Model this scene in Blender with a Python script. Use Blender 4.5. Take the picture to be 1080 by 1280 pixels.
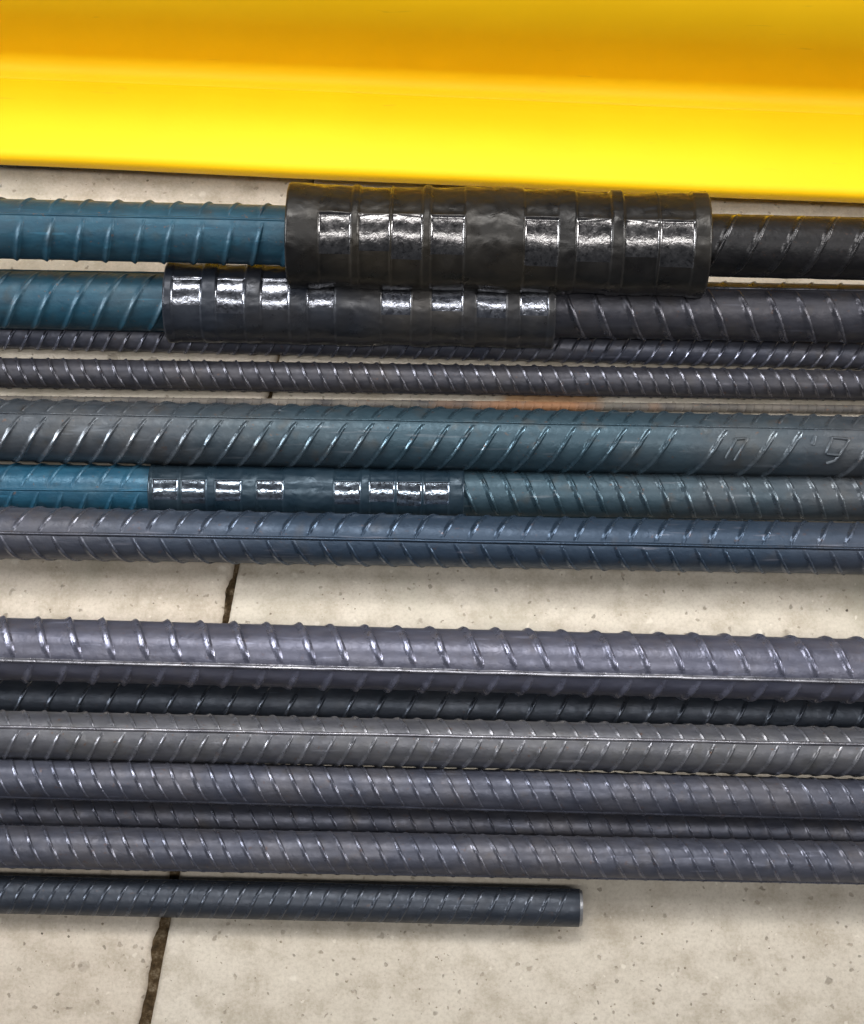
import bpy, bmesh, math, random
import numpy as np
from mathutils import Vector, Matrix, noise

for o in list(bpy.data.objects):
    bpy.data.objects.remove(o, do_unlink=True)
S = bpy.context.scene
COL = S.collection
random.seed(7)
PI = math.pi
R = math.radians

# ------------------------------------------------------------------ camera
# Image grid that layout coordinates are read from: 1080 x 1280 pixels, about 0.38 mm each on the floor.
W, H = 1080.0, 1280.0
TILT = R(20)
DIST = 0.75
FPX = 540.0 / (0.205 / DIST)
AIM = Vector((0, 0, 0.012))
FWD = Vector((0, math.sin(TILT), -math.cos(TILT)))
UP = Vector((0, math.cos(TILT), math.sin(TILT)))
RIGHT = Vector((1, 0, 0))
EYE = AIM - FWD * DIST
cam = bpy.data.cameras.new('camera')
camo = bpy.data.objects.new('camera', cam)
COL.objects.link(camo)
camo.location = EYE
camo.rotation_euler = (TILT, 0, 0)
cam.sensor_fit = 'HORIZONTAL'
cam.sensor_width = 36
cam.lens = 36 * FPX / W
cam.clip_start = 0.01
cam.clip_end = 100
S.camera = camo

# ------------------------------------------------------------------ world and lamps
wd = bpy.data.worlds.new('World')
S.world = wd
wd.use_nodes = True
bg = wd.node_tree.nodes['Background']
bg.inputs[0].default_value = (0.80, 0.86, 1.0, 1)
bg.inputs[1].default_value = 0.13


def area(name, loc, target, sx, sy, power, col, spread=180):
    l = bpy.data.lights.new(name, 'AREA')
    l.shape = 'RECTANGLE'
    l.size = sx
    l.size_y = sy
    l.energy = power
    l.color = col
    l.spread = R(spread)
    o = bpy.data.objects.new(name, l)
    COL.objects.link(o)
    o.location = loc
    d = Vector(target) - Vector(loc)
    o.rotation_euler = d.to_track_quat('-Z', 'Y').to_euler()
    return o


# a strip lamp over the near side, a roof lamp over the beam, added fill lamps at both sides to brighten the upper floor gaps
area('near_strip_lamp', (0.05, -0.62, 1.75), (0, 0.05, 0), 1.5, 0.10, 13, (1.0, 0.98, 0.95))
area('roof_lamp', (-0.1, 0.59, 1.35), (0, 0.08, 0), 0.9, 0.22, 13.2, (1.0, 0.98, 0.95))
area('left_fill_lamp', (-1.15, 0.11, 0.62), (0, 0.14, 0), 0.34, 0.5, 1.3, (0.97, 0.98, 1.0), 42)
area('right_fill_lamp', (1.15, 0.13, 0.66), (0, 0.14, 0), 0.34, 0.5, 1.25, (1.0, 0.98, 0.96), 42)

S.view_settings.view_transform = 'Standard'
S.view_settings.look = 'None'
S.view_settings.gamma = 1
S.view_settings.use_curve_mapping = False
S.view_settings.exposure = 0.0
S.render.engine = 'CYCLES'
S.cycles.max_bounces = 6
S.cycles.diffuse_bounces = 3
S.cycles.glossy_bounces = 3


# ------------------------------------------------------------------ layout helpers
def P(x, y, z):
    """point at height z (metres) that the camera image shows at pixel x, y"""
    d = FWD * FPX + RIGHT * (x - W / 2) - UP * (y - H / 2)
    t = (z - EYE.z) / d.z
    return EYE + d * t


def depth(p):
    return (p - EYE).dot(FWD)


def tag(o, label=None, cat=None, group=None, kind=None):
    if label: o['label'] = label
    if cat: o['category'] = cat
    if group: o['group'] = group
    if kind: o['kind'] = kind
    return o


def mesh_np(name, verts, faces, mat, smooth=True):
    me = bpy.data.meshes.new(name)
    me.from_pydata([tuple(v) for v in verts], [], [tuple(int(i) for i in f) for f in faces])
    me.materials.append(mat)
    if smooth:
        me.polygons.foreach_set('use_smooth', [True] * len(me.polygons))
    me.update()
    return me


def link(name, me, parent=None, loc=None):
    o = bpy.data.objects.new(name, me)
    COL.objects.link(o)
    if parent is not None: o.parent = parent
    if loc is not None: o.location = loc
    return o


def grid_faces(nu, nv, wrap=False):
    f = []
    for i in range(nu - 1):
        for j in range(nv if wrap else nv - 1):
            k = (j + 1) % nv
            f.append((i * nv + j, (i + 1) * nv + j, (i + 1) * nv + k, i * nv + k))
    return f


# ------------------------------------------------------------------ materials
class NT:
    def __init__(self, name):
        self.m = bpy.data.materials.new(name)
        self.m.use_nodes = True
        self.t = self.m.node_tree
        self.b = self.t.nodes['Principled BSDF']

    def n(self, typ, **kw):
        nd = self.t.nodes.new(typ)
        for k, v in kw.items(): setattr(nd, k, v)
        return nd

    def l(self, a, b): self.t.links.new(a, b)

    def coord(self, scale=(1, 1, 1), kind='geo'):
        mp = self.n('ShaderNodeMapping')
        mp.inputs['Scale'].default_value = scale
        if kind == 'geo':
            g = self.n('ShaderNodeNewGeometry')
            self.l(g.outputs['Position'], mp.inputs[0])
        else:
            g = self.n('ShaderNodeTexCoord')
            self.l(g.outputs['Object'], mp.inputs[0])
        return mp.outputs[0]

    def noise(self, vec, scale, detail=4, rough=0.55, dist=0.0):
        nd = self.n('ShaderNodeTexNoise')
        nd.inputs['Scale'].default_value = scale
        nd.inputs['Detail'].default_value = detail
        nd.inputs['Roughness'].default_value = rough
        nd.inputs['Distortion'].default_value = dist
        self.l(vec, nd.inputs['Vector'])
        return nd.outputs['Fac']

    def voro(self, vec, scale, rand=1.0):
        nd = self.n('ShaderNodeTexVoronoi')
        nd.inputs['Scale'].default_value = scale
        nd.inputs['Randomness'].default_value = rand
        self.l(vec, nd.inputs['Vector'])
        return nd

    def ramp(self, fac, stops):
        nd = self.n('ShaderNodeValToRGB')
        e = nd.color_ramp.elements
        while len(e) < len(stops): e.new(0.5)
        for i, (p, c) in enumerate(stops):
            e[i].position = p
            e[i].color = (c, c, c, 1) if isinstance(c, (int, float)) else (*c, 1)
        self.l(fac, nd.inputs[0])
        return nd.outputs[0]

    def mix(self, fac, a, b, mode='MIX'):
        nd = self.n('ShaderNodeMix', data_type='RGBA', blend_type=mode)
        if isinstance(fac, (int, float)): nd.inputs[0].default_value = fac
        else: self.l(fac, nd.inputs[0])
        for s, v in ((6, a), (7, b)):
            if isinstance(v, tuple): nd.inputs[s].default_value = (*v, 1)
            else: self.l(v, nd.inputs[s])
        return nd.outputs[2]

    def math(self, op, a, b=0.0, c=0.0):
        nd = self.n('ShaderNodeMath', operation=op)
        for i, v in enumerate((a, b, c)):
            if isinstance(v, (int, float)): nd.inputs[i].default_value = v
            else: self.l(v, nd.inputs[i])
        return nd.outputs[0]

    def bump(self, h, strength, dist, prev=None):
        nd = self.n('ShaderNodeBump')
        nd.inputs['Strength'].default_value = strength
        nd.inputs['Distance'].default_value = dist
        self.l(h, nd.inputs['Height'])
        if prev is not None: self.l(prev, nd.inputs['Normal'])
        return nd.outputs[0]

    def out(self, col=None, rough=None, normal=None, metal=None, spec=None):
        for key, v in (('Base Color', col), ('Roughness', rough), ('Normal', normal), ('Metallic', metal), ('Specular IOR Level', spec)):
            if v is None: continue
            if isinstance(v, (int, float)): self.b.inputs[key].default_value = v
            elif isinstance(v, tuple): self.b.inputs[key].default_value = (*v, 1)
            else: self.l(v, self.b.inputs[key])
        return self.m


def steel(name, c0, c1, *a, **k):
    """a pair of materials: the rolled skin, and the same skin rubbed bright on the ribs"""
    m = steel_skin(name, c0, c1, *a, **k)
    if 'coated' in name:
        WORN[m.name] = m
        return m
    k2 = dict(k)
    k2['r0'], k2['r1'] = 0.19, 0.40
    k2['metal'] = 0.65
    WORN[m.name] = steel_skin(name + '_worn', tuple(v * 1.2 + 0.006 for v in c0), tuple(v * 1.35 + 0.014 for v in c1), *a, **k2)
    return m


WORN = {}


def steel_skin(name, c0, c1, dust=(0.20, 0.17, 0.14), dusty=0.25, metal=0.5, r0=0.36, r1=0.56, blue=None, blue_x=None):
    """rolled steel with mill scale: streaky along the bar, dusty patches, fine pitting"""
    t = NT(name)
    v = t.coord()
    vs = t.coord((0.25, 1, 1))
    streak = t.noise(vs, 260, 2, 0.6)
    blotch = t.noise(v, 34, 3, 0.6)
    col = t.mix(t.ramp(streak, [(0.3, 0.0), (0.7, 1.0)]), c0, c1)
    col = t.mix(t.math('MULTIPLY', t.ramp(blotch, [(0.42, 0.0), (0.72, 1.0)]), dusty), col, dust)
    if blue is not None:  # tint band along x: painted blue reflection on bars, rust on the rod
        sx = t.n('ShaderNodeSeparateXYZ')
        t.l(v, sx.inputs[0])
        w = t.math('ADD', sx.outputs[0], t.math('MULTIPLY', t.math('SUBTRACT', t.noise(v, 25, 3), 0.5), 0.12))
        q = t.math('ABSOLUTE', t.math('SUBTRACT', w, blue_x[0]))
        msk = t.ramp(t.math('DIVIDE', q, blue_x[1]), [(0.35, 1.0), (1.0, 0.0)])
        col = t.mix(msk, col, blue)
    # thin brown bloom and light scuffs on the scale
    fine = t.noise(v, 240, 3, 0.65)
    bloom = t.math('MULTIPLY', t.ramp(t.noise(v, 75, 2, 0.7), [(0.58, 0.0), (0.72, 1.0)]), dusty * 1.4)
    col = t.mix(bloom, col, tuple(0.55 * q for q in dust))
    col = t.mix(t.math('MULTIPLY', t.ramp(t.noise(v, 330, 2, 0.7), [(0.66, 0.0), (0.74, 1.0)]), dusty * 1.6), col, (0.13, 0.062, 0.03))
    scuff = t.ramp(t.noise(t.coord((0.08, 1, 1)), 420, 2, 0.5, 0.0), [(0.66, 0.0), (0.74, 1.0)])
    col = t.mix(t.math('MULTIPLY', scuff, 0.35), col, tuple(min(1, 2.2 * q + 0.01) for q in c1))
    rg = t.n('ShaderNodeMapRange')
    t.l(fine, rg.inputs[0])
    rg.inputs[1].default_value = 0.3
    rg.inputs[2].default_value = 0.7
    rg.inputs[3].default_value = r0
    rg.inputs[4].default_value = r1
    nb = t.bump(fine, 0.45, 0.0007)
    return t.out(col, rg.outputs[0], nb, metal)


M = {}
M['scale_grey'] = steel('mill_scale_grey', (0.054, 0.059, 0.083), (0.092, 0.098, 0.129), dusty=0.22)
M['scale_lav'] = steel('mill_scale_lavender', (0.083, 0.087, 0.124), (0.124, 0.128, 0.172), dusty=0.12, r0=0.32, r1=0.5)
M['scale_dusty'] = steel('mill_scale_dusty', (0.080, 0.083, 0.098), (0.132, 0.134, 0.15), dusty=0.4, dust=(0.15, 0.148, 0.143))
M['scale_dark'] = steel('mill_scale_dark', (0.030, 0.031, 0.041), (0.052, 0.052, 0.064), dusty=0.2, dust=(0.1, 0.085, 0.07))
M['scale_navy'] = steel('mill_scale_navy', (0.028, 0.036, 0.051), (0.048, 0.057, 0.075), dusty=0.12, dust=(0.08, 0.075, 0.07))
M['scale_black'] = steel('mill_scale_black', (0.006, 0.006, 0.007), (0.013, 0.0125, 0.014), dusty=0.1, dust=(0.06, 0.05, 0.045))
M['scale_teal_reflection'] = steel('mill_scale_teal_reflection', (0.048, 0.058, 0.070), (0.078, 0.088, 0.100), dusty=0.3, dust=(0.13, 0.115, 0.095), blue=(0.036, 0.068, 0.090), blue_x=(0.03, 0.17))  # blue tint at mid-length is a reflection painted into the colour
M['scale_blue_reflection'] = steel('mill_scale_blue_reflection', (0.060, 0.062, 0.082), (0.095, 0.097, 0.118), dusty=0.2, dust=(0.13, 0.115, 0.1), blue=(0.034, 0.056, 0.090), blue_x=(0.04, 0.26))  # blue band paints in a reflection of something blue nearby
M['blue_paint'] = steel('blue_coated_steel', (0.007, 0.043, 0.074), (0.013, 0.066, 0.104), dust=(0.05, 0.06, 0.06), dusty=0.3, metal=0.3, r0=0.4, r1=0.55)
M['rusty'] = steel('rusty_rod_coated', (0.030, 0.028, 0.030), (0.09, 0.08, 0.065), dusty=0.5, metal=0.2, r0=0.6, r1=0.8, blue=(0.19, 0.09, 0.04), blue_x=(0.053, 0.045))
M['blue_bright'] = steel('bright_blue_coated_steel', (0.012, 0.065, 0.115), (0.022, 0.095, 0.155), dust=(0.07, 0.11, 0.13), dusty=0.35, metal=0.3, r0=0.28, r1=0.45)


def sleeve_mat(name, c0, c1, dust):
    t = NT(name)
    v = t.coord()
    b = t.noise(v, 45, 5, 0.6)
    col = t.mix(t.ramp(b, [(0.35, 0.0), (0.7, 1.0)]), c0, c1)
    col = t.mix(t.math('MULTIPLY', t.ramp(t.noise(v, 16, 4), [(0.45, 0.0), (0.75, 1.0)]), 0.55), col, dust)
    rg = t.ramp(t.noise(v, 120, 4), [(0.35, 0.26), (0.65, 0.48)])
    nb = t.bump(t.noise(v, 150, 4, 0.6, 0.6), 0.36, 0.0008)
    return t.out(col, rg, nb, 0.45)


def press_mat(name, c0, c1, r0, r1):
    """burnished metal left by the crimping die, peppered with small pits"""
    t = NT(name)
    v = t.coord()
    n1 = t.noise(v, 330, 4, 0.6)
    pit = t.ramp(t.noise(v, 560, 3, 0.6, 0.6), [(0.56, 0.0), (0.64, 1.0)])
    col = t.mix(t.ramp(n1, [(0.3, 0.0), (0.7, 1.0)]), c0, c1)
    col = t.mix(t.math('MULTIPLY', pit, 0.7), col, (0.03, 0.03, 0.032))
    rg = t.ramp(n1, [(0.3, r0), (0.75, r1)])
    nb = t.bump(t.noise(v, 400, 2, 0.6, 0.9), 0.38, 0.0003)
    return t.out(col, rg, nb, 0.95)


M['sleeve_black'] = sleeve_mat('black_sleeve_steel', (0.009, 0.0085, 0.0085), (0.018, 0.0165, 0.015), (0.040, 0.032, 0.020))
M['sleeve_slate'] = sleeve_mat('slate_sleeve_steel', (0.014, 0.018, 0.027), (0.026, 0.030, 0.040), (0.055, 0.044, 0.028))
M['sleeve_blue'] = sleeve_mat('blue_sleeve_steel', (0.011, 0.026, 0.042), (0.022, 0.043, 0.062), (0.035, 0.045, 0.05))
M['press_black'] = press_mat('burnished_black_steel', (0.10, 0.097, 0.097), (0.18, 0.175, 0.175), 0.15, 0.29)
M['press_slate'] = press_mat('burnished_slate_steel', (0.13, 0.136, 0.16), (0.22, 0.23, 0.26), 0.14, 0.28)
M['press_blue'] = press_mat('burnished_blue_steel', (0.15, 0.18, 0.22), (0.26, 0.30, 0.35), 0.11, 0.22)


def cut_mat():
    t = NT('sawn_steel')
    v = t.coord()
    col = t.mix(t.noise(v, 300, 3), (0.10, 0.105, 0.12), (0.42, 0.42, 0.43))
    return t.out(col, 0.4, t.bump(t.noise(v, 500, 2), 0.3, 0.0004), 0.7)


M['cut'] = cut_mat()
M['ridge'] = steel_skin('rubbed_ridge_painted_glint', (0.17, 0.17, 0.20), (0.42, 0.42, 0.46), dusty=0.3, dust=(0.12, 0.115, 0.11), metal=0.85, r0=0.2, r1=0.42)  # rubbed ridge, base lightened to paint in its highlight


def yellow_mat():
    t = NT('yellow_enamel')
    v = t.coord()
    col = t.mix(t.ramp(t.noise(v, 14, 4), [(0.35, 0.0), (0.7, 1.0)]), (0.82, 0.475, 0.003), (0.86, 0.505, 0.004))
    sc = t.ramp(t.noise(t.coord((0.12, 1, 1)), 240, 3, 0.5, 0.5), [(0.70, 0.0), (0.76, 1.0)])
    col = t.mix(t.math('MULTIPLY', sc, 0.5), col, (0.55, 0.32, 0.02))
    nb = t.bump(t.noise(v, 300, 3), 0.08, 0.0008)
    nb = t.bump(t.noise(v, 30, 2), 0.15, 0.002, nb)
    return t.out(col, 0.5, nb, 0.0, 0.25)


M['yellow'] = yellow_mat()


def slab_mat(name, base0, base1, pit_amt, gloss):
    t = NT(name)
    v = t.coord((1, 1, 0.4))
    # warped coordinates so that stones and pits are ragged
    nz = t.n('ShaderNodeTexNoise')
    nz.inputs['Scale'].default_value = 330
    nz.inputs['Detail'].default_value = 2
    t.l(v, nz.inputs['Vector'])
    vm = t.n('ShaderNodeVectorMath', operation='MULTIPLY_ADD')
    t.l(nz.outputs['Color'], vm.inputs[0])
    vm.inputs[1].default_value = (0.0035, 0.0035, 0.0035)
    t.l(v, vm.inputs[2])
    w = vm.outputs[0]
    big = t.noise(v, 11, 4, 0.6, 0.4)
    col = t.mix(t.ramp(big, [(0.33, 0.0), (0.66, 1.0)]), base0, base1)
    mid_n = t.noise(v, 55, 5, 0.7)
    col = t.mix(t.math('MULTIPLY', t.ramp(mid_n, [(0.46, 0.0), (0.66, 1.0)]), 0.6), col, (0.32, 0.27, 0.20))
    col = t.mix(t.math('MULTIPLY', t.ramp(mid_n, [(0.30, 1.0), (0.46, 0.0)]), 0.35), col, (0.66, 0.60, 0.50))
    grain = t.noise(v, 620, 3, 0.7)
    col = t.mix(t.math('MULTIPLY', t.ramp(grain, [(0.34, 1.0), (0.52, 0.0)]), 0.24), col, (0.25, 0.205, 0.15))
    col = t.mix(t.math('MULTIPLY', t.ramp(grain, [(0.56, 0.0), (0.70, 1.0)]), 0.2), col, (0.72, 0.66, 0.56))
    # grey oily stain clouds
    col = t.mix(t.math('MULTIPLY', t.ramp(t.noise(v, 6.5, 3, 0.5, 0.8), [(0.50, 0.0), (0.66, 1.0)]), 0.5), col, (0.34, 0.32, 0.25))
    pits = None
    for scale, frac, amt in ((260, 0.55, 0.55), (105, 0.88, 0.5)):
        vo = t.voro(w, scale)
        wn = t.n('ShaderNodeTexWhiteNoise')
        t.l(vo.outputs['Position'], wn.inputs['Vector'])
        rad = t.math('MULTIPLY_ADD', wn.outputs['Value'], 0.30, pit_amt - 0.02)
        q = t.math('DIVIDE', vo.outputs['Distance'], rad)
        wn2 = t.n('ShaderNodeSeparateColor')
        t.l(wn.outputs['Color'], wn2.inputs[0])
        pit = t.math('MULTIPLY', t.ramp(q, [(0.65, 1.0), (1.0, 0.0)]), t.ramp(wn2.outputs[1], [(frac, 0.0), (frac + 0.02, 1.0)]))
        tone = t.mix(wn2.outputs[2], (0.10, 0.08, 0.055), (0.30, 0.25, 0.19))
        col = t.mix(t.math('MULTIPLY', pit, amt), col, tone)
        light = t.math('MULTIPLY', t.ramp(q, [(0.6, 1.0), (0.95, 0.0)]), t.ramp(wn2.outputs[1], [(0.14, 1.0), (0.15, 0.0)]))
        col = t.mix(t.math('MULTIPLY', light, 0.45), col, (0.74, 0.69, 0.60))
        pits = pit if pits is None else t.math('MAXIMUM', pits, pit)
    # rust that ran off the thin bars
    sx = t.n('ShaderNodeSeparateXYZ')
    t.l(v, sx.inputs[0])
    c = P(690, 501, 0)
    wob = t.math('MULTIPLY', t.math('SUBTRACT', mid_n, 0.5), 2.4)
    ex = t.math('DIVIDE', t.math('SUBTRACT', sx.outputs[0], c.x), 0.030)
    ey = t.math('DIVIDE', t.math('SUBTRACT', sx.outputs[1], c.y), 0.012)
    rr = t.math('ADD', t.math('ADD', t.math('MULTIPLY', ex, ex), t.math('MULTIPLY', ey, ey)), wob)
    rust = t.mix(t.ramp(mid_n, [(0.35, 0.0), (0.65, 1.0)]), (0.40, 0.21, 0.08), (0.26, 0.12, 0.04))
    col = t.mix(t.math('MULTIPLY', t.ramp(rr, [(0.35, 1.0), (1.2, 0.0)]), 0.8), col, rust)
    h = t.math('SUBTRACT', t.math('MULTIPLY', t.noise(v, 240, 5, 0.75), 0.8), pits)
    nb = t.bump(h, 0.6, 0.0007)
    return t.out(col, gloss, nb, 0.0, 0.3)


M['slab_rough'] = slab_mat('pitted_concrete', (0.50, 0.435, 0.355), (0.585, 0.52, 0.44), 0.05, 0.75)
M['slab_smooth'] = slab_mat('trowelled_concrete', (0.52, 0.465, 0.385), (0.575, 0.52, 0.44), 0.03, 0.66)


def dirt_mat():
    t = NT('joint_dirt')
    v = t.coord()
    col = t.ramp(t.noise(v, 220, 5, 0.7), [(0.30, (0.014, 0.010, 0.006)), (0.52, (0.075, 0.05, 0.026)), (0.72, (0.24, 0.19, 0.13))])
    return t.out(col, 0.95, t.bump(t.noise(v, 400, 4), 0.9, 0.002), 0.0, 0.1)


M['dirt'] = dirt_mat()

# ------------------------------------------------------------------ floor: dirt bed with concrete slabs
J0, J1 = P(293, 705, 0), P(181, 1280, 0)
JD = (J0 - J1).normalized()           # along the joint, away from the camera
JN = Vector((JD.y, -JD.x, 0))         # towards the right
n = 60
vs, fs = [], []
for i in range(n + 1):
    for j in range(n + 1):
        x, y = -1.5 + 3.0 * i / n, -1.4 + 3.0 * j / n
        vs.append((x, y, -0.0038 + 0.0014 * noise.noise((x * 90, y * 90, 3))))
floor = link('floor', mesh_np('floor', vs, grid_faces(n + 1, n + 1), M['dirt']))
tag(floor, 'packed brown dirt bed showing in the joint between slabs', None, None, 'structure')


def slab(mat, e0, e1, seed, a0=-0.85, a1=0.95, rag=(0.0011, 0.0011), taper=0.0):
    """one concrete slab between offsets e0 and e1 (metres right of the joint line)"""
    prof = [(0.0, -0.011), (0.0001, -0.0045), (0.0007, -0.0017), (0.0017, -0.0005), (0.0032, 0.0), (0.006, 0.0), (0.012, 0.0), (0.03, 0.0)]
    wdt = e1 - e0
    cols = [(d, z, 0) for d, z in prof] + [(wdt * k / 10, 0.0, -1) for k in range(1, 10)] + [(wdt - d, z, 1) for d, z in reversed(prof)]
    rows = 900
    vs = []
    for i in range(rows):
        a = a0 + (a1 - a0) * i / (rows - 1)
        for d, z, side in cols:
            fade = max(0.0, 1 - min(d, wdt - d) / 0.03)
            amp = rag[0] if d < wdt / 2 else rag[1]
            q = noise.noise((a * 60, seed, 0)) * amp * 0.5 + noise.noise((a * 300, seed + 5, 0)) * amp * 0.6 + noise.noise((a * 900, seed + 7, 0)) * amp * 0.3
            calm = 1.0 if a < 0.30 else 0.35
            q *= calm
            chip = calm * max(0.0, noise.noise((a * 45, seed + 9, 0)) - 0.3) * amp * 5
            off = (q + chip * (1 if d < wdt / 2 else -1) + (min(taper * max(0.0, a), 0.0048) if d > wdt / 2 else 0)) * fade
            p = J1 + JD * a + JN * (e0 + d + off)
            zz = z + 0.00025 * noise.noise((p.x * 40, p.y * 40, seed)) * (1 if z > -0.002 else 0)
            vs.append((p.x, p.y, zz))
    return link('slab', mesh_np('slab', vs, grid_faces(rows, len(cols)), mat), floor)


slab(M['slab_rough'], -0.62, -0.0030, 11.3, rag=(0.001, 0.0013), taper=0.0136)
slab(M['slab_smooth'], 0.0016, 0.62, 27.9, rag=(0.00035, 0.001))
slab(M['slab_smooth'], -1.24, -0.626, 41.1)
slab(M['slab_rough'], 0.626, 1.24, 55.7)

# ------------------------------------------------------------------ yellow machine beam
EZ = 0.026
b0, b1 = P(0, 196, EZ), P(1080, 244, EZ)
BD = (b1 - b0)
BD.z = 0
BD.normalize()
BN = Vector((-BD.y, BD.x, 0))
mid = (b0 + b1) / 2
c0 = P(540, 100, EZ)
FL = (c0 - mid).dot(BN)               # how far the flange reaches in front of the web
beam = link('yellow_beam', None)
beam.location = (mid.x, mid.y, 0)
beam.rotation_euler = (0, 0, math.atan2(BD.y, BD.x))
tag(beam, 'bright yellow painted steel beam running across the top, above the bars', 'beam')


def extrude_profile(name, prof, x0, x1, nx, mat, parent, wob=0.0):
    vs = []
    k = len(prof)
    for i in range(nx):
        x = x0 + (x1 - x0) * i / (nx - 1)
        for (y, z) in prof:
            vs.append((x, y + wob * noise.noise((x * 9, y * 30, z * 20)), z + wob * noise.noise((x * 9 + 7, y * 30, z * 20))))
    f = [tuple(reversed(q)) for q in grid_faces(nx, k, True)]
    f.append(tuple(range(k)))
    f.append(tuple(reversed(range((nx - 1) * k, nx * k))))
    me = mesh_np(name, vs, f, mat)
    o = link(name, me, parent)
    return o


def arc(cy, cz, r, a0, a1, n):
    return [(cy + r * math.cos(R(a0 + (a1 - a0) * i / n)), cz + r * math.sin(R(a0 + (a1 - a0) * i / n))) for i in range(n + 1)]


T = 0.011
TW = 0.009
# flange: rounded toe, then the rolled fillet climbing into the web
flange = []
flange += [(FL + 0.02, EZ - T)] + [(0.006, EZ - T)]
flange += arc(0.0045, EZ - T + 0.0045, 0.0045, 270, 180, 6)
flange += arc(0.0045, EZ - 0.0045, 0.0045, 180, 90, 6)
flange += [(FL * 0.35, EZ), (FL * 0.7, EZ)]
flange += [(FL + 0.02, EZ)]
extrude_profile('lower_flange', flange, -0.62, 0.62, 60, M['yellow'], beam, 0.0004)
FR = 0.009
web = arc(FL - FR, EZ + FR + 0.0004, FR, 270, 360, 8)
dray = FWD * FPX + UP * (H / 2 + 30)
WH = max((EYE + dray * (((mid + BN * FL).y - EYE.y) / dray.y)).z - EZ, 0.05) + 0.012
print('web height', WH)
web = [(FL - FR - 0.004, EZ - 0.0012)] + web + [(FL + 0.0, EZ + WH * 0.4), (FL + 0.0, EZ + WH), (FL + TW, EZ + WH), (FL + TW, EZ - 0.0012)]
extrude_profile('web', web, -0.6195, 0.6195, 60, M['yellow'], beam, 0.0004)
topf = [(FL, EZ + WH + 0.0005), (FL, EZ + WH + 0.011), (FL + 0.06, EZ + WH + 0.011), (FL + 0.06, EZ + WH + 0.0005)]
extrude_profile('upper_flange', list(reversed(topf)), -0.62, 0.62, 30, M['yellow'], beam, 0.0003)

# ------------------------------------------------------------------ reinforcing bars
NA = 72


def make_shaft(name, r, x0, x1, mat, parent, seed, wob=0.006):
    """round bar from x0 to x1 in local x, ends sawn with a small chamfer"""
    nx = max(12, int((x1 - x0) / 0.008))
    xs = [x0 + (x1 - x0) * i / (nx - 1) for i in range(nx)]
    ring = [(x0, 0.0), (x0, 0.94)] + [(x, 1.0) for x in [x0 + 0.0013] + xs[1:-1] + [x1 - 0.0013]] + [(x1, 0.94), (x1, 0.0)]
    vs = []
    for x, k in ring:
        for j in range(NA):
            a = 2 * PI * j / NA
            rr = r * max(k, 0.002) * (1 + wob * noise.noise((x * 60, math.cos(a) * 2 + seed, math.sin(a) * 2)))
            vs.append((x, rr * math.cos(a), rr * math.sin(a)))
    fs = [tuple(reversed(f)) for f in grid_faces(len(ring), NA, True)]
    me = mesh_np(name, vs, fs, mat)
    me.materials.append(M['cut'])
    for p in me.polygons:
        q = p.index // NA
        if q in (0, 1) or q in (len(ring) - 2, len(ring) - 3):
            p.material_index = 1
            p.use_smooth = False
    return link(name, me, parent)


PROF = [(-1.7, -0.10), (-1.35, 0.02), (-1.0, 0.13), (-0.62, 0.48), (-0.28, 0.90), (0.0, 1.02), (0.2, 0.94), (0.36, 0.6), (0.55, 0.18), (0.8, -0.10)]


def rib_mesh(r, hgt, wid, lean, a_mid, a_half, mat, seed):
    """one crescent rib; lean = shift along the bar per radian, angles about local x"""
    nu = 27
    vs = []
    for i in range(nu):
        u = -1 + 2 * i / (nu - 1)
        a = a_mid + a_half * u
        e = max(0.0, 1 - abs(u) ** 5)
        hh = hgt * e * (1 + 0.34 * noise.noise((u * 3.0, seed, 1)) + 0.2 * noise.noise((u * 9.0, seed, 3)))
        ww = wid * (0.55 + 0.45 * e)
        sh = wid * 0.25 * noise.noise((u * 1.8, seed, 7))
        for v, b in PROF:
            rr = r * 1.002 + hh * b
            vs.append((-lean * a_half * u * r + sh + ww * v, rr * math.cos(a), rr * math.sin(a)))
    return mesh_np('transverse_rib', vs, grid_faces(nu, len(PROF)), WORN[mat.name])


def long_rib(r, hgt, wid, ang, x0, x1, mat, parent, seed):
    nx = int((x1 - x0) / 0.004)
    pr = [(-1.25, -0.12), (-0.9, 0.1), (-0.66, 0.5), (-0.4, 0.86), (0.0, 1.0), (0.4, 0.86), (0.66, 0.5), (0.9, 0.1), (1.25, -0.12)]
    vs = []
    for i in range(nx):
        x = x0 + 0.001 + (x1 - x0 - 0.002) * i / (nx - 1)
        hh = hgt * (1 + 0.35 * noise.noise((x * 110, seed, 2)))
        wb = 1 + 0.2 * noise.noise((x * 70, seed, 5))
        dr = 0.02 * noise.noise((x * 25, seed, 8))
        for v, b in pr:
            a = ang + dr + v * wid * wb / r
            rr = r * 1.001 + hh * b
            vs.append((x, rr * math.cos(a), rr * math.sin(a)))
    return link('longitudinal_rib', mesh_np('longitudinal_rib', vs, [tuple(reversed(f)) for f in grid_faces(nx, len(pr))], mat), parent)


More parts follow.
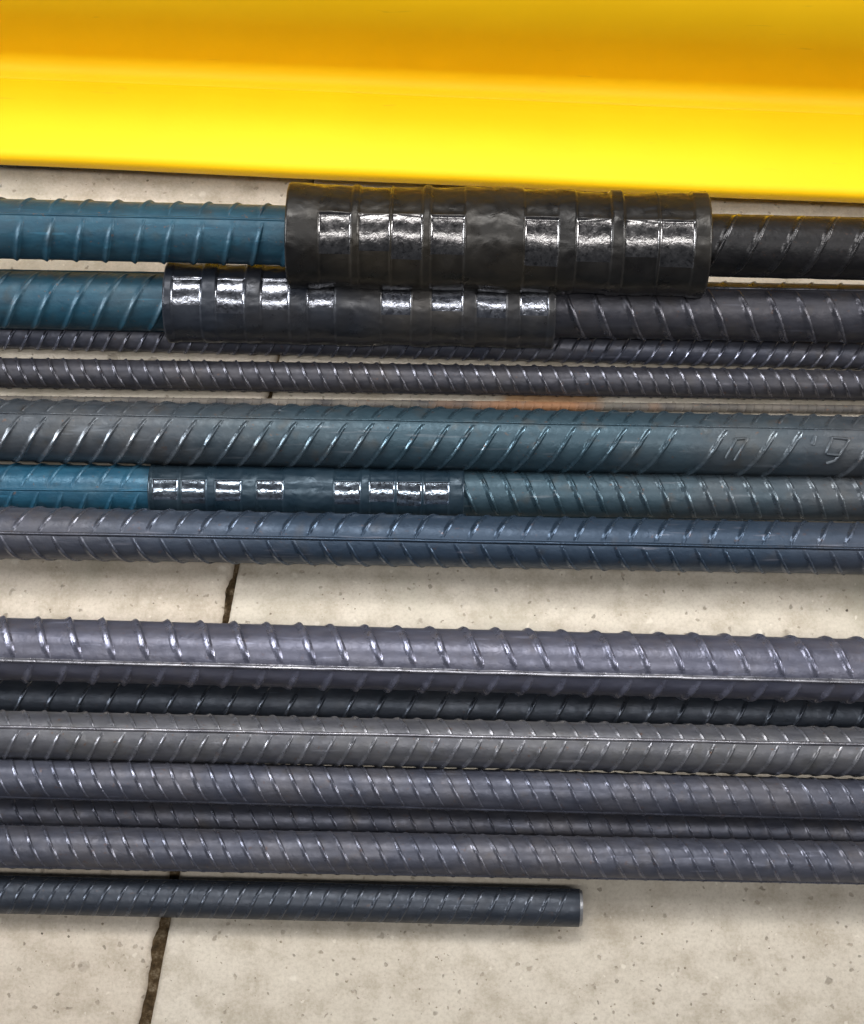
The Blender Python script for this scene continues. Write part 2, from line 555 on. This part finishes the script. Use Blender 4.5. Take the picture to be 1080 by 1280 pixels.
def rib_rows(parent, r, x0, x1, pitch, ang, lean, mat, seed, hgt, wid, skip=(), phase=None):
    """two rows of crescent ribs, one on each side of the longitudinal ribs"""
    for row in (0, 1):
        ln = lean[row]
        mid_a = ang + (PI / 2 if row == 0 else -PI / 2)
        kinds = [rib_mesh(r, hgt, wid, ln, mid_a, R(84), mat, seed + row * 31 + k * 3.7) for k in range(7)]
        ext = abs(ln) * R(84) * r + wid
        x = x0 + ext + pitch * (0.2 + 0.5 * row)
        if phase is not None and row == 0:
            x = phase - pitch * math.floor((phase - x) / pitch)
        rnd = random.Random(seed * 13 + row)
        while x < x1 - ext:
            if not any(a < x < b for (q, a, b) in skip if q == row):
                o = link('transverse_rib', rnd.choice(kinds), parent)
                o.location = (x + rnd.uniform(-0.03, 0.03) * pitch, 0, 0)
            x += pitch


class Line:
    """a bar axis: image pixel y at x=0 and x=1080, axis height z in metres"""

    def __init__(self, yl, yr, z):
        self.z = z
        a, b = P(0, yl, z), P(1080, yr, z)
        self.o = (a + b) / 2
        self.d = (b - a).normalized()
        self.yaw = math.atan2(self.d.y, self.d.x)
        self.unit = depth(self.o) / FPX      # metres per image pixel at the axis
        self.yl, self.yr = yl, yr

    def x(self, px):
        """local x of the image column px"""
        py = self.yl + (self.yr - self.yl) * px / 1080
        return (P(px, py, self.z) - self.o).dot(self.d)

    def empty(self, name, rad):
        o = link(name, None)
        o.location = (self.o.x, self.o.y, self.o.z)
        o.rotation_euler = (0, 0, self.yaw)
        return o


# angle about local x that faces the camera (local y = away, z = up): (cos a, sin a) = (y, z)
def face_angle(line):
    v = (EYE - line.o).normalized()
    return math.atan2(v.z, v.y)


def rib_angle(line, s):
    """angle of a generator seen s radii above (+) or below (-) the axis in the picture"""
    return face_angle(line) - math.asin(max(-1, min(1, s)))


PXL, PXR = -520, 1600     # bars run on past both sides of the picture


def bar(name, label, yl, yr, r, z, mat, pitch, s, lean, seed, x0=PXL, x1=PXR, hgt=0.062, wid=0.11, group='loose ribbed bars on the floor', lr=(0.05, 0.09), ridge=None, ribspan=(-330, 1420), skip=(), phase=None):
    """plain ribbed bar. r, z, pitch in image pixels at the axis; s places the longitudinal rib"""
    L = Line(yl, yr, z * U)
    ru = r * L.unit
    th = L.empty(name, ru)
    tag(th, label, 'steel bar', group)
    build_bar(th, L, ru, L.x(x0) if x0 > PXL else -0.47, L.x(x1) if x1 < PXR else 0.47, mat, pitch * L.unit, rib_angle(L, s), lean, seed, hgt, wid, lr, (max(L.x(ribspan[0]), L.x(x0)), min(L.x(ribspan[1]), L.x(x1))), [(q, L.x(a), L.x(b)) for q, a, b in skip], phase=None if phase is None else L.x(phase), ridge=ridge)
    return th, L, ru


def build_bar(parent, L, ru, x0, x1, mat, pitch, ang, lean, seed, hgt, wid, lr, span, skip=(), shaft_name='shaft', nest=False, phase=None, ridge=None):
    sh = make_shaft(shaft_name, ru, x0, x1, mat, parent, seed)
    pr = sh if nest else parent
    for k in (0, 1):
        long_rib(ru, lr[0] * ru, lr[1] * ru, ang + k * PI, x0, x1, ridge or WORN[mat.name], pr, seed + k * 5)
    rib_rows(pr, ru, span[0], span[1], pitch, ang, lean, mat, seed, hgt * ru, wid * ru, skip, phase)
    return sh


def sleeve(parent, L, ru, rin, x0, x1, bands, mat, pmat, seed, top_s, depth_r=0.05):
    """crimped coupling sleeve. bands: (px0, px1) columns pressed by the die; top_s: where the die edge stops (radii above the axis)"""
    xs = set()
    X0, X1 = L.x(x0), L.x(x1)
    bx = [(L.x(a), L.x(b)) for a, b in bands]
    base = np.linspace(X0, X1, 150)
    for v in base: xs.add(round(float(v), 6))
    e = 0.0014
    for a, b in bx:
        for v in (a - e, a - e * 0.5, a, a + e * 0.4, b - e * 0.4, b, b + e * 0.5, b + e): xs.add(round(v, 6))
    xs = sorted(v for v in xs if X0 + 0.0011 < v < X1 - 0.0011)
    fa = face_angle(L)
    a_top = fa - math.asin(top_s)            # die edge on the far side
    # angles: dense grid
    NT_ = 160
    angs = [2 * PI * j / NT_ for j in range(NT_)]
    # snap extra samples round the die edge
    extra = [a_top + d for d in (-0.05, -0.035, -0.018, 0.0, 0.018, 0.035, 0.06, 0.09)]
    angs = sorted(set([round(a % (2 * PI), 5) for a in angs if abs(((a - a_top + PI) % (2 * PI)) - PI) > 0.12 or False] + [round(a % (2 * PI), 5) for a in extra]))
    na = len(angs)

    def sst(t):
        t = max(0.0, min(1.0, t))
        return t * t * (3 - 2 * t)

    def in_band(x):
        m = 0.0
        for a, b in bx:
            m = max(m, min(sst((x - a + e) / e), sst((b - x + e) / e)))
        return m

    def sector(a):
        # 0 above the die edge, 1 below it, sweeping down the camera side to the floor
        d = ((a - a_top + PI) % (2 * PI)) - PI
        if d < 0:
            return 0.0 if d > -0.05 and d > -1.2 else (0.0 if d > -1.25 else 1.0)
        return sst(d / 0.045)

    rings = [(X0, rin * 0.9), (X0, None), ] 
    vs, info = [], []
    prof = [(X0, 0), (X0 + 0.0001, 1), (X0 + 0.0010, 2)] + [(x, 3) for x in xs] + [(X1 - 0.0010, 2), (X1 - 0.0001, 1), (X1, 0)]
    for x, k in prof:
        bm_ = in_band(x)
        for a in angs:
            n1 = noise.noise((x * 75, math.cos(a) * 1.3 + seed, math.sin(a) * 1.3))
            n2 = noise.noise((x * 330, math.cos(a) * 7 + seed, math.sin(a) * 7))
            n3 = noise.noise((x * 28, seed, 4))
            sct = sector(a)
            endf = min(1.0, min(x - X0, X1 - x) / 0.012)
            rr = ru * (0.985 + 0.02 * (1 - endf) + 0.026 * n1 * endf + 0.014 * n3)
            d = ((a - a_top + PI) % (2 * PI)) - PI
            fade = 1 - 0.55 * sst((d - 0.75) / 0.65) if d > 0 else 1.0
            mk = bm_ * sct * fade
            rr += ru * 0.010 * n2 * (1 - 0.8 * mk)
            rr -= ru * depth_r * mk
            # band groove also shows, shallower, on the far side
            rr -= ru * 0.045 * bm_ * (1 - sct) * max(0.2, 0.8 + 1.6 * n3)
            # raised lip along the die edge
            rr += ru * 0.014 * bm_ * math.exp(-((d + 0.015) / 0.03) ** 2)
            if k == 0: rr = rin * 0.93
            elif k == 1: rr *= 0.975
            vs.append((x, rr * math.cos(a), rr * math.sin(a)))
    fs = [tuple(reversed(f)) for f in grid_faces(len(prof), na, True)]
    V = np.array(vs)
    body, marks = [], [[] for _ in bx]
    for i, f in enumerate(fs):
        ri, aj = divmod(i, na)
        xm = (prof[ri][0] + prof[ri + 1][0]) / 2
        am = angs[aj] + 0.5 * (((angs[(aj + 1) % na] - angs[aj]) % (2 * PI)))
        d = ((am - a_top + PI) % (2 * PI)) - PI
        hit = None
        if -0.002 < d < 0.98:
            for q, (a, b) in enumerate(bx):
                if a - e * 0.3 < xm < b + e * 0.3 and d < 0.72 + 0.26 * ((q * 0.618 + seed * 0.37) % 1.0): hit = q
        (body if hit is None else marks[hit]).append(f)

    def sub(name, fl, mt, par):
        idx = sorted({i for f in fl for i in f})
        mp = {v: k for k, v in enumerate(idx)}
        return link(name, mesh_np(name, V[idx], [[mp[i] for i in f] for f in fl], mt), par)

    sl = sub('coupling_sleeve', body, mat, parent)
    for fl in marks:
        if fl: sub('press_mark', fl, pmat, sl)
    return sl


U = 0.00038      # metres per image pixel near the floor
SL, BS = -1.0, 1.0     # ribs leaning "\" and "/"


def spliced(name, label, yl, yr, z, rl, rr, rs, x0, x1, bands, mats, pitchL, pitchR, sL, sR, leanL, leanR, seed, top_s, labels, depth_r=0.05, ends=(None, None)):
    L = Line(yl, yr, z * U)
    u = L.unit
    th = L.empty(name, rs * u)
    tag(th, label, 'spliced bars', 'bars joined by crimped sleeves')
    a = build_bar(th, L, rl * u, ends[0] if ends[0] is not None else -0.47, L.x(x0 + 60), mats[0], pitchL * u, rib_angle(L, sL), leanL, seed, 0.06, 0.12, (0.04, 0.05), (L.x(-330), L.x(x0 + 40)), (), 'ribbed_bar', True)
    a['label'] = labels[0]
    b = build_bar(th, L, rr * u, L.x(x1 - 60), ends[1] if ends[1] is not None else 0.47, mats[1], pitchR * u, rib_angle(L, sR), leanR, seed + 50, 0.055, 0.12, (0.04, 0.06), (L.x(x1 - 40), L.x(1420)), (), 'ribbed_bar', True)
    b['label'] = labels[1]
    sleeve(th, L, rs * u, max(rl, rr) * u, x0, x1, bands, mats[2], mats[3], seed + 90, top_s, depth_r)
    return th, L


# thick black sleeve, top
spliced('spliced_rebar', 'thick ribbed bars joined by the large black crimped sleeve under the yellow beam', 286, 311, 150, 37, 38, 66, 362, 880,
        [(405, 440), (453, 488), (493, 527), (541, 578), (655, 692), (718, 757), (776, 814), (819, 857)],
        (M['blue_paint'], M['scale_black'], M['sleeve_black'], M['press_black']), 37, 41, 0.5, -0.98, (0.25, 0.25), (0.45, 0.45), 3, 0.45,
        ('teal blue coated bar end with thin straight ribs', 'dark black bar end with slanted ribs'))
# slate sleeve below it
spliced('spliced_rebar', 'medium ribbed bars joined by a slate sleeve partly hidden beneath the large black sleeve', 374, 392, 76, 36, 36, 51, 211, 692,
        [(224, 256), (278, 309), (333, 364), (390, 420), (480, 513), (541, 576), (596, 630), (650, 681)],
        (M['blue_paint'], M['scale_dark'], M['sleeve_slate'], M['press_slate']), 36, 36, 0.99, 0.8, (0.5, 0.5), (-0.4, 0.4), 5, 0.62,
        ('blue coated bar end with slanted ribs', 'dark grey bar end with glinting ribs'))
# low blue sleeve in the middle
spliced('spliced_rebar', 'bright blue and grey bars joined by a low blue sleeve with paired shiny marks', 610, 622, 36, 30, 30, 34, 190, 580,
        [(198, 225), (233, 260), (275, 303), (326, 355), (421, 450), (465, 492), (499, 525), (532, 559)],
        (M['blue_bright'], M['scale_teal_reflection'], M['sleeve_blue'], M['press_blue']), 31, 27, -0.05, -0.95, (0.4, 0.4), (-0.4, -0.4), 8, 0.4,
        ('bright blue coated bar end', 'grey teal bar end with short ribs'), 0.06)

# bar peeping out below the yellow beam
bar('rebar', 'dark bar hidden under the yellow beam, only its ribbed edge showing at left', 196, 216, 12, 13, M['scale_black'], 19, 0.2, (0.4, 0.4), 11)
# C: thin bar under the slate sleeve
bar('rebar', 'thin ribbed bar running under the lower edge of the slate sleeve', 417, 443, 18, 19, M['scale_grey'], 20.5, 0.9, (0.55, 0.55), 12, hgt=0.12, wid=0.14)
# D
bar('rebar', 'thin dark bar with fine glints between the white gap and the rust stain', 466, 482, 18.5, 20, M['scale_dark'], 19.6, -0.92, (-0.45, -0.45), 13, hgt=0.11, wid=0.13)
# thin rod low in the gap
bar('rebar', 'thinnest rod, orange with rust at centre, deep in the gap above the teal bar', 500, 512, 5.5, 6, M['rusty'], 11, 0.95, (0.5, 0.5), 23, hgt=0.12, wid=0.2)
# E
EB, EL, ER = bar('rebar', 'thick teal grey bar with raised lettering at its right end', 538, 559, 38, 67, M['scale_teal_reflection'], 31, 0.56, (0.62, 0.62), 14, skip=((0, 822, 848), (0, 884, 912), (0, 978, 1037)), phase=868, hgt=0.06, lr=(0.04, 0.035))
# G
bar('rebar', 'blue grey bar with a straight ridge below the low blue sleeve', 666, 686, 32, 60, M['scale_blue_reflection'], 33, 0.0, (-0.5, 0.5), 15, hgt=0.055, wid=0.12, lr=(0.075, 0.07))
# I
bar('rebar', 'thick lavender grey bar with bold slanted ribs below the bare concrete strip', 811, 838, 39, 98, M['scale_lav'], 41, -0.36, (0.36, -0.36), 16, hgt=0.085, wid=0.14, lr=(0.095, 0.075), ridge=M['ridge'])
# J
bar('rebar', 'dark shaded bar sunk between the lavender bar and the dusty bar', 870, 893, 27, 32, M['scale_navy'], 37, 0.95, (0.5, 0.5), 17)
# K
bar('rebar', 'dusty grey bar with a bright straight ridge along its middle', 918, 940, 29.5, 92, M['scale_dusty'], 26, 0.3, (0.5, -0.5), 18, hgt=0.06, lr=(0.095, 0.08), ridge=M['ridge'])
# L
bar('rebar', 'grey bar with close fine ribs directly below the dusty ridged bar', 972, 1000, 25.5, 78, M['scale_grey'], 24.5, -0.93, (-0.5, -0.5), 19, hgt=0.065)
# M
bar('rebar', 'sunken grey bar, second from the bottom of the long bars', 1014, 1041, 20, 28, M['scale_grey'], 24.5, -0.8, (-0.5, -0.5), 20, hgt=0.07)
# N
bar('rebar', 'lowest of the long bars, dull grey, just above the short bar', 1058, 1079, 26, 60, M['scale_grey'], 24, -0.95, (-0.5, -0.5), 21, hgt=0.06)
# O
bar('rebar', 'short dark bar with a sawn end lying nearest on the floor', 1118, 1143, 23, 24, M['scale_navy'], 21, 0.96, (0.45, 0.45), 22, x1=727, hgt=0.045)


# raised rolling marks on the thick bar
def strokes_mark(pts_list, wpx, hpx):
    """raised strokes following the bar; points are (image pixel x, radii above the axis)"""
    vs, fs = [], []
    for pts in pts_list:
        dense = []
        for (xa, sa), (xb, sb) in zip(pts[:-1], pts[1:]):
            for k in range(6):
                dense.append((xa + (xb - xa) * k / 6, sa + (sb - sa) * k / 6))
        dense.append(pts[-1])
        loc = [(EL.x(px), rib_angle(EL, s)) for px, s in dense]
        base = len(vs)
        w = wpx * EL.unit
        nn = len(loc)
        for i, (x, a) in enumerate(loc):
            xa, aa = loc[max(0, i - 1)]
            xb, ab = loc[min(nn - 1, i + 1)]
            tx, ta = xb - xa, (ab - aa) * ER
            ln = math.hypot(tx, ta) or 1
            nx_, na_ = -ta / ln, tx / ln
            for v, h in ((-1, -0.1), (-0.5, 0.75), (0, 1.0), (0.5, 0.75), (1, -0.1)):
                rr = ER * 1.001 + hpx * EL.unit * h
                aa2 = a + na_ * v * w / ER
                vs.append((x + nx_ * v * w, rr * math.cos(aa2), rr * math.sin(aa2)))
        fs += [tuple(f) for f in grid_faces_off(nn, 5, base)]
    return link('raised_mark', mesh_np('raised_mark', vs, fs, M['scale_teal_reflection']), EB)


def grid_faces_off(nu, nv, base):
    return [tuple(i + base for i in f) for f in grid_faces(nu, nv)]


def mk(x, y):
    ax = EL.yl + (EL.yr - EL.yl) * x / 1080
    return (x, (ax - y) / 38.0)


strokes_mark([[mk(1031, 547), mk(1052, 549), mk(1041, 569), mk(1024, 567), mk(1031, 547)], [mk(1041, 569), mk(1036, 576), mk(1026, 579)]], 2.4, 2.2)
strokes_mark([[mk(911, 549), mk(927, 548), mk(913, 575)], [mk(913, 549), mk(902, 572)]], 2.2, 2.0)
strokes_mark([[mk(1010, 545), mk(1007, 556)]], 3.4, 2.2)

# ------------------------------------------------------------------ grit on the slabs
rnd = random.Random(5)
vs, fs = [], []
for k in range(420):
    x, y = rnd.uniform(-40, 1120), rnd.choice([rnd.uniform(1150, 1290), rnd.uniform(1090, 1290), rnd.uniform(700, 775), rnd.uniform(215, 470)])
    p = P(x, y, 0)
    s = 0.00022 + 0.0006 * rnd.random() ** 4
    b = len(vs)
    rot = rnd.uniform(0, PI)
    for (dx, dy, dz) in ((1, 0, 0), (0.3, 0.9, 0), (-0.8, 0.6, 0), (-0.9, -0.5, 0), (0.2, -1, 0), (0.1, 0.1, 0.75)):
        j = 1 + rnd.uniform(-0.3, 0.3)
        vs.append((p.x + s * j * (dx * math.cos(rot) - dy * math.sin(rot)), p.y + s * j * (dx * math.sin(rot) + dy * math.cos(rot)), s * dz * j + 0.0001))
    for q in range(5): fs.append((b + q, b + (q + 1) % 5, b + 5))


def grit_mat():
    t = NT('grit')
    v = t.coord()
    col = t.ramp(t.noise(v, 90, 2), [(0.35, (0.10, 0.08, 0.06)), (0.5, (0.32, 0.27, 0.2)), (0.65, (0.6, 0.53, 0.44))])
    return t.out(col, 0.9)


g = link('grit', mesh_np('grit', vs, fs, grit_mat(), False))
tag(g, 'fine sandy grit scattered over the concrete', 'grit', None, 'stuff')
